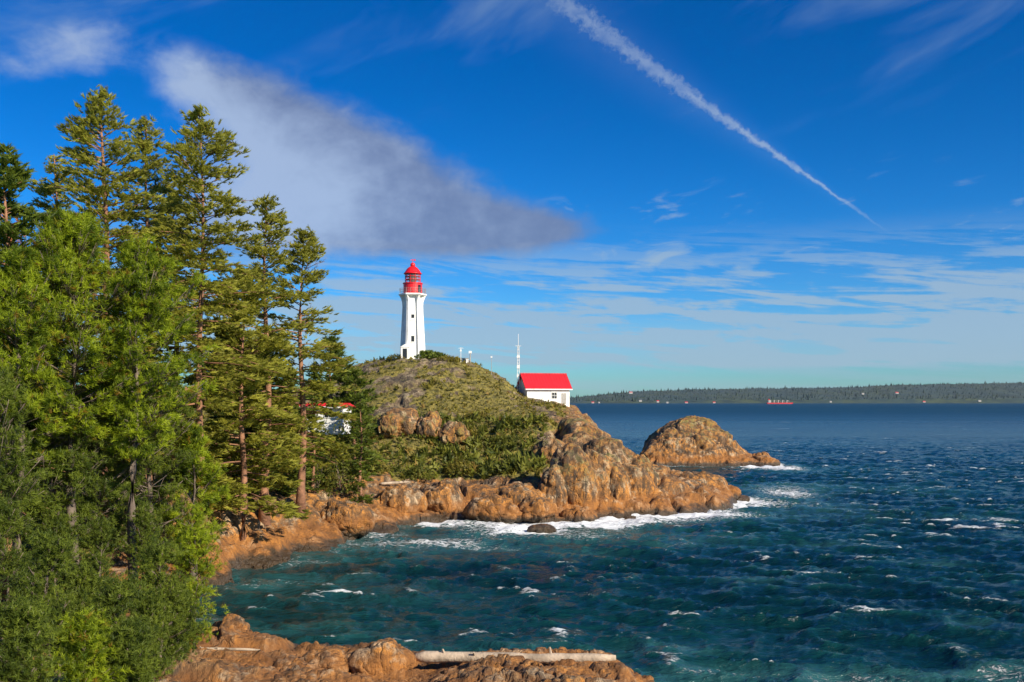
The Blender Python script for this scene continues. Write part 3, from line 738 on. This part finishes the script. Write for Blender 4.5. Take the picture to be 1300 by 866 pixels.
for i, (px, py, D, rd, lb) in enumerate(SH):
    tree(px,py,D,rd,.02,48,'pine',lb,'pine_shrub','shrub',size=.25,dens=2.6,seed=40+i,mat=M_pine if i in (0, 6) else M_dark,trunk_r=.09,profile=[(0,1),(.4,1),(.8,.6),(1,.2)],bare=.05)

# dead rust coloured snag at the left edge
t = thing('dead_snag', 'dead rust coloured broken trunk among the left edge trees', 'dead tree', ground(14, 78))
mb = MB(); zt = CZ+(H0-285)*78/F-t.location.z; mb.tube([(0,0,0),(.1,0,zt*.5),(-.05,.1,zt*.85),(.1,0,zt)], [.3,.26,.27,.16], 8)
for k in range(14):
    z = zt*(.6+.4*random.random()); a = random.uniform(0, 6.28); l = random.uniform(.9, 2.2); mb.tube([(0,0,z),(math.cos(a)*l,math.sin(a)*l,z+.2)], [.05,.015], 4)
mb.build('trunk', M_dead, t, True)
nn = 120; q_ = rng.normal(size=(nn, 3))*np.array([.8, .8, 1.2])+np.array([.1, 0, zt*.93])
v, f, tt = scatter(TUFT, q_, rng.normal(size=(nn, 3))+np.array([0, 0, -.3]), rng.uniform(.3, .6, nn))
link('dead_needles', mesh_np('dead_needles', v, f, M_dead, False, {'tint': tt}), t)

# ------------------------------------------------------------------ ground cover on the headland
flat = HG.reshape(-1, 3); fv = HV.ravel()
PXm = 650+flat[:, 0]/flat[:, 1]*F; PYm = H0+(CZ-flat[:, 2])*F/flat[:, 1]
area = (flat[:, 1]**2)/150.0**2
ok = (fv > .5) & (flat[:, 2] > 2.5) & (flat[:, 1] > 60)
pr = np.where(ok, area, 0); pr *= np.where((PXm > -40) & (PXm < 1000), 1, .05); pr /= pr.sum()
def cover(name, n, sz, tm, mat, mask=None, lift=.1):
    w = pr if mask is None else pr*mask; w = w/w.sum()
    s = rng.choice(len(flat), n, p=w); p_ = flat[s]+rng.normal(size=(n, 3))*np.array([.3, .3, 0])+np.array([0, 0, lift])
    d = rng.normal(size=(n, 3))*.55+np.array([0, 0, 1])
    v, f, tt = scatter(tm, p_, d, sz*rng.uniform(.5, 1.4, n)*np.clip(fbm(p_/3, 2)*1.6, .4, 1.5))
    o = link(name, mesh_np(name, v, f, mat, False, {'tint': tt})); o['kind'] = 'stuff'; return o
cover('undergrowth', 20000, .5, LEAFY, M_shrub)
cover('grass', 22000, .42, TUFT, M_shrub, lift=0)
cover('thicket', 12000, 1.0, LEAFY, M_scrub, mask=((PYm > 535) & (PYm < 612) & (PXm < 690) & (flat[:, 1] > 100)), lift=.6)

# individual bushes
def bush(px, D, rad, hgt, label, mat=None, n=800, cat='shrub', group=None, dz=0.0):
    t = thing('shrub', label, cat, ground(px, D, -.2+dz), 0, group)
    d = rng.normal(size=(n, 3)); d /= np.linalg.norm(d, axis=1, keepdims=True); d[:, 2] = np.abs(d[:, 2])
    rr = rng.uniform(.35, 1, n)**.5*(.7+.6*fbm(d*2.2+px, 2)); q = d*rr[:, None]*np.array([rad, rad, hgt])
    v, f, tt = scatter(LEAFY, q, d+np.array([0, 0, .4]), rng.uniform(.2, .42, n)*max(.6, rad*.3))
    link('foliage', mesh_np('foliage', v, f, mat or M_shrub, False, {'tint': tt}), t)
    mb = MB()
    for k in range(5):
        a = k*1.26; mb.tube([(0,0,0),(math.cos(a)*rad*.5,math.sin(a)*rad*.5,hgt*.6)], [.08,.02], 4)
    mb.build('stem', M_bark_grey, t)
bush(545,203,3.4,1.7,'dark rounded bush right beside the lighthouse base',M_dark,900)
bush(505,201,2.4,1.1,'low bush left of the lighthouse base',M_shrub,300)
bush(565,198,2.4,1.0,'yellow green bush on the crest right of the dark rounded bush',M_shrub,300)
bush(700,150,1.8,1.7,'bright green bush in the cleft above the shore boulders',M_pine,300)
bush(640,158,2.4,1.6,'dark bush on the slope below the house',M_scrub)
bush(605,170,2.2,1.5,'green bush in the middle of the rocky dome',M_shrub)
bush(460,160,2.8,2.2,'dark bush left of the orange rock blocks',M_scrub)
bush(440,150,2.6,2.2,'green bush below the white cottage',M_shrub)
bush(585,145,2.6,2.0,'green bush in the thicket right of centre',M_shrub)
bush(530,140,2.4,1.8,'dark bush low in the thicket above the shore',M_scrub)
bush(470,138,2.6,2.0,'olive bush low on the left of the thicket',M_shrub)
bush(400,125,3.0,2.4,'green bush above the brown shore slabs',M_shrub)
for bpx, lb in ((402, 'olive bush under the left half of the white cottage'), (434, 'olive bush under the right half of the white cottage')):
    bush(bpx,121,2.3,max(1.2, CZ+(H0-529)*121/F-gz(bpx,121)+.2),lb,M_scrub,900)
bush(345,118,3.0,2.6,'olive bush between the grove and the shore slabs',M_shrub)
bush(655,145,2.0,1.5,'dark bush at the landward side of the big shore boulders',M_scrub)
bush(300,108,2.8,2.2,'green bush at the foot of the grove above the cove',M_pine)

# ------------------------------------------------------------------ lighthouse
LD = 203; lx = (524-650)/F*LD; lz = gz(524, LD)-.6
LT = thing('lighthouse', 'white six sided lighthouse tower with flared corner buttresses and red lantern', 'lighthouse', (lx, LD, lz), R(6))
zg = CZ+(H0-376)*LD/F-lz       # gallery underside above the base
mb = MB(); mb.lathe([(2.35, 0), (2.28, 1.0), (1.86, zg-1.2), (1.9, zg-.2), (2.0, zg)], 6); body = mb.build('tower', M_white, LT)
for k in range(6):
    a = k*math.pi/3; ca, sa = math.cos(a), math.sin(a)
    prof = [(2.75, 0), (2.65, .8), (2.12, zg-2.2), (2.2, zg-1.2), (2.45, zg-.5), (2.7, zg)]
    vs = []
    for (rr_, z) in prof:
        for inn in (0, 1):
            for w in (-.24, .24):
                rad_ = (1.3 if inn else rr_); vs.append((rad_*ca-w*sa, rad_*sa+w*ca, z))
    fs = []
    for j in range(len(prof)-1):
        o = j*4; fs += [(o, o+1, o+5, o+4), (o+1, o+3, o+7, o+5), (o+2, o, o+4, o+6)]
    fs += [(0, 2, 3, 1), tuple(len(vs)-4+i for i in (0, 1, 3, 2))]
    MB().add(vs, fs).build('buttress', M_white, LT)
MB().lathe([(2.65, zg), (2.9, zg+.12), (2.9, zg+.38), (2.75, zg+.45)], 6).build('gallery_deck', M_white, LT)
rl = MB()
for k in range(18):
    a = k*math.pi/9; rl.tube([(2.68*math.cos(a), 2.68*math.sin(a), zg+.45), (2.68*math.cos(a), 2.68*math.sin(a), zg+1.5)], .03, 4)
for hz_ in (.8, 1.15, 1.5):
    rl.tube([(2.68*math.cos(k*math.pi/9), 2.68*math.sin(k*math.pi/9), zg+hz_) for k in range(19)], .03, 4)
rl.build('gallery_railing', M_steel, LT)
dr = 1.92
MB().lathe([(dr+.08, zg+.44), (dr+.08, zg+.6), (dr, zg+.65), (dr, zg+2.45), (dr+.14, zg+2.5), (dr+.14, zg+2.68), (dr-.3, zg+2.7)], 24).build('lantern_drum', M_red, LT)
d_ = MB().box((1.34, -1.36, zg+1.4), (.7, .12, 1.6), R(44.6)).build('gallery_door', M_darkw, LT)
zl = zg+2.7; dr = 1.66
MB().lathe([(dr-.14, zl), (dr-.14, zl+1.9)], 16).build('lantern_glass', M_glass, LT)
MB().lathe([(.2, zl), (.6, zl+.3), (.8, zl+.9), (.6, zl+1.5), (.2, zl+1.8)], 16).build('lamp_lens', M_lens, LT, True)
for k in range(10):
    a = k*2*math.pi/10; MB().tube([((dr-.1)*math.cos(a), (dr-.1)*math.sin(a), zl), ((dr-.1)*math.cos(a), (dr-.1)*math.sin(a), zl+1.9)], .055, 4).build('glazing_bar', M_red, LT)
for hh_ in (.65, 1.28):
    MB().lathe([(dr-.16, zl+hh_), (dr-.05, zl+hh_), (dr-.05, zl+hh_+.08), (dr-.16, zl+hh_+.08)], 24).build('glazing_ring', M_red, LT)
zd = zl+1.9
dome = MB().lathe([(dr+.22, zd-.05), (dr+.22, zd+.1), (dr+.05, zd+.18), (1.5, zd+.55), (1.15, zd+1.05), (.7, zd+1.42), (.42, zd+1.55)], 24).build('lantern_dome', M_red, LT, True)
MB().lathe([(.42, zd+1.5), (.5, zd+1.7), (.5, zd+2.0), (.3, zd+2.25), (.08, zd+2.3)], 16).build('vent_ball', M_red, dome, True)
v = MB().tube([(0, 0, zd+2.2), (0, 0, zd+3.1)], .05, 5); v.box((0, 0, zd+2.85), (1.0, .05, .12)); v.box((.45, 0, zd+2.85), (.25, .05, .34)); v.build('weather_vane', M_red, dome)
for zz in (4.2, 8.6):
    rr_ = 2.28-(2.28-1.72)*(zz/zg); ap = rr_*math.cos(math.pi/6)
    for k in (4,):
        a = (k+.5)*math.pi/3
        w = MB().box((ap*math.cos(a), ap*math.sin(a), zz), (.14, .62, 1.15), a).build('window', M_darkw, LT)
        MB().box((ap*math.cos(a)+.05*math.cos(a), ap*math.sin(a)+.05*math.sin(a), zz-.66), (.26, .86, .12), a).build('window_sill', M_white, w)
# entrance porch
MB().box((-1.6, -2.5, 1.2), (1.7, 1.5, 2.4)).build('porch', M_white, LT)
pr_ = MB().add([(-2.6,-3.35,2.4),(-.6,-3.35,2.4),(-.6,-1.6,2.4),(-2.6,-1.6,2.4),(-1.6,-3.35,3.0),(-1.6,-1.6,3.0)], [(0,1,4),(3,5,2),(0,4,5,3),(1,2,5,4),(0,3,2,1)]).build('porch_roof', M_white, LT)
MB().box((-1.6, -3.27, 1.1), (.85, .06, 2.0)).build('door', M_darkw, LT)

# ------------------------------------------------------------------ fog signal house
def house(name, px, D, zb, w, dep, wh, rise, rz, label, wins, win_z, chim=False):
    t = thing(name, label, 'house', ((px-650)/F*D, D, zb), rz)
    MB().box((0, 0, wh/2-1), (w, dep, wh+2)).build('wall', M_white, t)
    for s in (-1, 1):
        g = MB(); x = s*(w/2-.002)
        g.add([(x, -dep/2, wh), (x, dep/2, wh), (x, 0, wh+rise), (x-s*.2, -dep/2, wh), (x-s*.2, dep/2, wh), (x-s*.2, 0, wh+rise)], [(0,1,2),(5,4,3),(0,2,5,3),(1,4,5,2)])
        g.build('gable', M_white, t)
    ov = .45; sl = math.hypot(dep/2+ov, rise*(1+2*ov/dep))
    k = rise/(dep/2)
    for s in (-1, 1):
        y1 = s*(dep/2+ov); z1 = wh-ov*k
        a = [(-w/2-ov, y1, z1+.06), (w/2+ov, y1, z1+.06), (w/2+ov, 0, wh+rise+.06), (-w/2-ov, 0, wh+rise+.06)]
        b_ = [(x, y, z+.16) for x, y, z in a]
        ro = MB().add(a+b_, [(0,1,2,3),(7,6,5,4),(0,4,5,1),(1,5,6,2),(3,2,6,7),(0,3,7,4)]).build('roof_slope', M_roof, t)
        rb_ = MB(); nn_ = int(w/.55)
        for q_ in range(nn_+1):
            xx = -w/2-ov+.04+(w+2*ov-.08)*q_/nn_
            rb_.add([(xx-.03, y1, z1+.165), (xx+.03, y1, z1+.165), (xx+.03, 0, wh+rise+.225), (xx-.03, 0, wh+rise+.225), (xx-.03, y1, z1+.24), (xx+.03, y1, z1+.24), (xx+.03, 0, wh+rise+.30), (xx-.03, 0, wh+rise+.30)], [(0,1,5,4),(1,2,6,5),(3,0,4,7),(4,5,6,7)])
        rs_ = rb_.build('roof_seams', M_roof, t); rs_['kind'] = 'stuff'
    MB().box((0, 0, wh+rise+.30), (w+2*ov+.02, .3, .10)).build('ridge_cap', M_roof, t)
    MB().box((0, -dep/2-ov-.03, wh-ov*k+.12), (w+2*ov, .05, .22)).build('fascia', M_white, t)
    for x in wins:
        f = MB().box((x, -dep/2-.03, win_z), (1.15, .1, 1.35)).build('window_frame', M_white, t)
        for a_ in (-1, 1):
            for b2 in (-1, 1): MB().box((x+a_*.26, -dep/2-.09, win_z+b2*.31), (.44, .04, .54)).build('pane', M_darkw, f)
    return t
HD = 197; hzb = CZ+(H0-513)*HD/F
H = house('signal_house', 690, HD, hzb, 8.8, 6.4, 3.15, 2.7, R(16), 'white house with a red gable roof on the seaward shoulder of the headland', (1.2,), 1.7)
MB().box((3.2, -3.23, 1.1), (.95, .1, 2.1)).build('door', M_steel, H)
MB().lathe([(.32, 0), (.32, .7), (.22, .9)], 12, (-5.0, -4.2)).build('gas_tank', M_white, H, True)
ccz = CZ+(H0-531)*126/F
house('cottage', 413, 126, ccz, 5.6, 4.4, 1.35, .25, R(-6), 'small white cottage half hidden behind the low conifers', (-1.2, 1.1), .75)

# ------------------------------------------------------------------ mast and equipment
def mast(px, D, top, label, boxes, lattice=True, h0=None, mat=None, rad=.12):
    g = ground(px, D, -.3); h = CZ+(H0-top)*D/F-g[2]; t = thing('mast', label, 'mast', g)
    m_ = MB()
    if lattice:
        w = .27
        for s1 in (-1, 1):
            for s2 in (-1, 1): m_.tube([(s1*w, s2*w, 0), (s1*w*.5, s2*w*.5, h*.8)], .05, 4)
        n = 9
        for i in range(n):
            z = h*.8*i/n; z2 = h*.8*(i+1)/n; k1 = w*(1-.5*i/n); k2 = w*(1-.5*(i+1)/n)
            for (a, b2) in (((-1, -1), (1, -1)), ((1, -1), (1, 1)), ((1, 1), (-1, 1)), ((-1, 1), (-1, -1))):
                m_.tube([(a[0]*k1, a[1]*k1, z), (b2[0]*k2, b2[1]*k2, z2)], .03, 3)
        m_.tube([(0, 0, h*.78), (0, 0, h)], .05, 5)
    else: m_.tube([(0, 0, 0), (0, 0, h)], [rad, rad*.7], 8)
    m_.build('pole', mat or M_white, t)
    for (z, sz_, nm) in boxes: MB().box((sz_[3] if len(sz_) > 3 else 0, 0, h*z), sz_[:3]).build(nm, M_white, t)
    return t
mast(658,196,424,'white lattice mast carrying signal boxes beside the red roofed house',[(.45,(.55,.5,.6),'signal_box'),(.62,(.6,.4,.4),'signal_box'),(.3,(.6,.5,.5),'signal_box'),(.8,(1.1,.08,.08),'cross_arm')])
mast(585,200,441,'thin weather pole with a short cross arm on the crest',[(.95,(1.0,.08,.08),'cross_arm'),(.8,(.3,.3,.4),'sensor')],False,rad=.07)
mast(597,199,446,'short stout post with a lamp box on the crest',[(.93,(.6,.5,.5),'lamp_box')],False,rad=.14,mat=M_steel)
mast(624,195,452,'small thin post on the slope between the crest and the house',[(.95,(.35,.2,.25),'marker')],False,rad=.06,mat=M_steel)
t = thing('equipment_hut', 'small low pale box beside the weather pole on the crest', 'equipment box', ground(590, 201, -.1))
MB().box((0, 0, .6), (1.5, 1.0, 1.2)).build('cabinet', M_white, t); MB().box((0, -.52, .6), (.6, .05, .9)).build('hatch', M_darkw, t); MB().box((0, 0, 1.24), (1.7, 1.2, .08)).build('lid', M_steel, t)

# ------------------------------------------------------------------ driftwood
def log(p0, p1, r0, r1, label, roots=False, n=14, seed=0, lift=.25):
    a, b_ = Vector(p0), Vector(p1); d = b_-a; t = thing('driftwood_log', label, 'log', tuple(a)); L = d.length
    rr_ = random.Random(seed); m_ = MB(); pts, rad = [], []
    for i in range(n+1):
        s = i/n; w = Vector((0, 0, math.sin(s*5+seed)*.05*L/12)); pts.append(d*s+w); rad.append((r0+(r1-r0)*s)*rr_.uniform(.88, 1.10)*(.55 if i in (0, n) else 1))
    m_.tube(pts, rad, 12); m_.build('stem', M_drift, t, True)
    for k in range(4):
        s = rr_.uniform(.15, .9); q = d*s; w = Vector((rr_.uniform(-.3, .3), rr_.uniform(-1, .2), rr_.uniform(.2, 1))).normalized()
        MB().tube([q, q+w*(r0*1.3+.15)], [r0*.28, r0*.16], 6).build('branch_stub', M_drift, t)
    if roots:
        for k in range(7):
            a_ = k*.9; w = Vector((.4, math.cos(a_), math.sin(a_))); MB().tube([d, d+w*r1*1.5, d+w*r1*2.4+Vector((.2, 0, .1))], [r1*.5, r1*.3, .03], 6).build('root', M_drift, t)
D_ = 54
def rest(px, D, r): 
    g_ = ground(px, D); return (g_[0], g_[1], max(gz(px+k, D+e) for k in (-6, 0, 6) for e in (-.4, 0, .4))+r*.95+.16)
log(rest(522, 51.6, .3), rest(782, 50.2, .26), .30, .25,'long pale driftwood log lying along the front rock ledge',seed=1)
log(P(205,800,60),P(303,799,58.5),.20,.15,'pale driftwood log on the ledge below the green shrubs',seed=2)
log(P(150,820,53),P(330,826,52),.10,.07,'thin weathered branch lying across the near left ledge',seed=3)
log(P(483,614,133),P(520,612,134),.22,.16,'small pale log stranded above the middle of the shore',seed=4)
log(P(590,600,146),P(622,603,145),.2,.12,'thin log lying at the edge of the thicket',seed=5)

# ------------------------------------------------------------------ freighter and far houses
M_shipw = simple('ship_cream_paint', (.45, .42, .38), .6, .15, .05)
M_hull = simple('hull_red', (.55, .03, .035), .5, .2, .02)
SDt = 5600; S = thing('cargo_ship', 'red hulled cargo ship with pale deck cranes anchored before the far shore', 'ship', ((990-650)/F*SDt, SDt, 0))
hl = 105; hv = []
for z, k in ((-2, .93), (10, 1.0)):
    for x, y in ((-hl*k, -12), (hl*.86*k, -14), (hl*1.02*k, 0), (hl*.86*k, 14), (-hl*k, 12)): hv.append((x, y, z))
MB().add(hv, [(4,3,2,1,0),(5,6,7,8,9)]+[(i,(i+1)%5,5+(i+1)%5,5+i) for i in range(5)]).build('hull', M_hull, S)
MB().box((-82, 0, 20), (20, 24, 20)).build('bridge', M_shipw, S); MB().box((-86, 0, 34), (7, 8, 9)).build('funnel', M_red, S)
for x in (-45, -12, 22, 56):
    c_ = MB().box((x, 0, 20), (5, 5, 20)).build('crane', M_shipw, S); MB().tube([(x, 0, 28), (x+20, 0, 20)], 1.3, 4).build('crane_jib', M_shipw, c_)
FH = [(752,509,22,9),(760,509,14,7),(800,499,34,16),(812,507,24,10),(834,508,20,14),(846,509,18,8),(905,509,22,9),(1093,500,22,10),(1136,499,30,12),(1052,508,18,8),(1170,508,22,8),(1240,507,24,9),(870,509,26,8)]
S.scale = (.72, .72, .72)
for i, (px, py, w, h_) in enumerate(FH):
    D = 6990 if py > 505 else 7000+2500*.30; zb = CZ-(py+3-H0)*D/F if py > 505 else CZ-(py+1-H0)*D/F
    w *= .8; h_ *= .7
    t = thing('shore_building', 'small pale building on the far shore, number of blocks reduced to a speck', 'building', ((px-650)/F*D, D-40, zb), 0, 'pale buildings on the far shore')
    t['label'] = 'tiny pale building among the trees of the far shore'
    MB().box((0, 0, h_/2), (w, 16, h_)).build('wall', M_shipw, t)
    MB().add([(-w/2-1, -9, h_), (w/2+1, -9, h_), (w/2+1, 9, h_), (-w/2-1, 9, h_), (-w/2, 0, h_+5), (w/2, 0, h_+5)], [(0,1,5,4),(2,3,4,5),(1,2,5),(3,0,4),(0,3,2,1)]).build('roof', [M_roof, M_steel][i % 2], t)

# ------------------------------------------------------------------ air
hzm = bpy.data.materials.new('air'); hzm.use_nodes = True; ht = hzm.node_tree; ht.nodes.clear()
pv = ht.nodes.new('ShaderNodeVolumePrincipled'); pv.inputs['Density'].default_value = 1.1e-5; pv.inputs['Color'].default_value = (.80, .90, 1, 1); pv.inputs['Anisotropy'].default_value = .2
ho = ht.nodes.new('ShaderNodeOutputMaterial'); ht.links.new(pv.outputs[0], ho.inputs['Volume'])
hb_ = MB().box((0, 6000, 122), (96000, 12700, 256)).build('haze', hzm); hb_['kind'] = 'stuff'
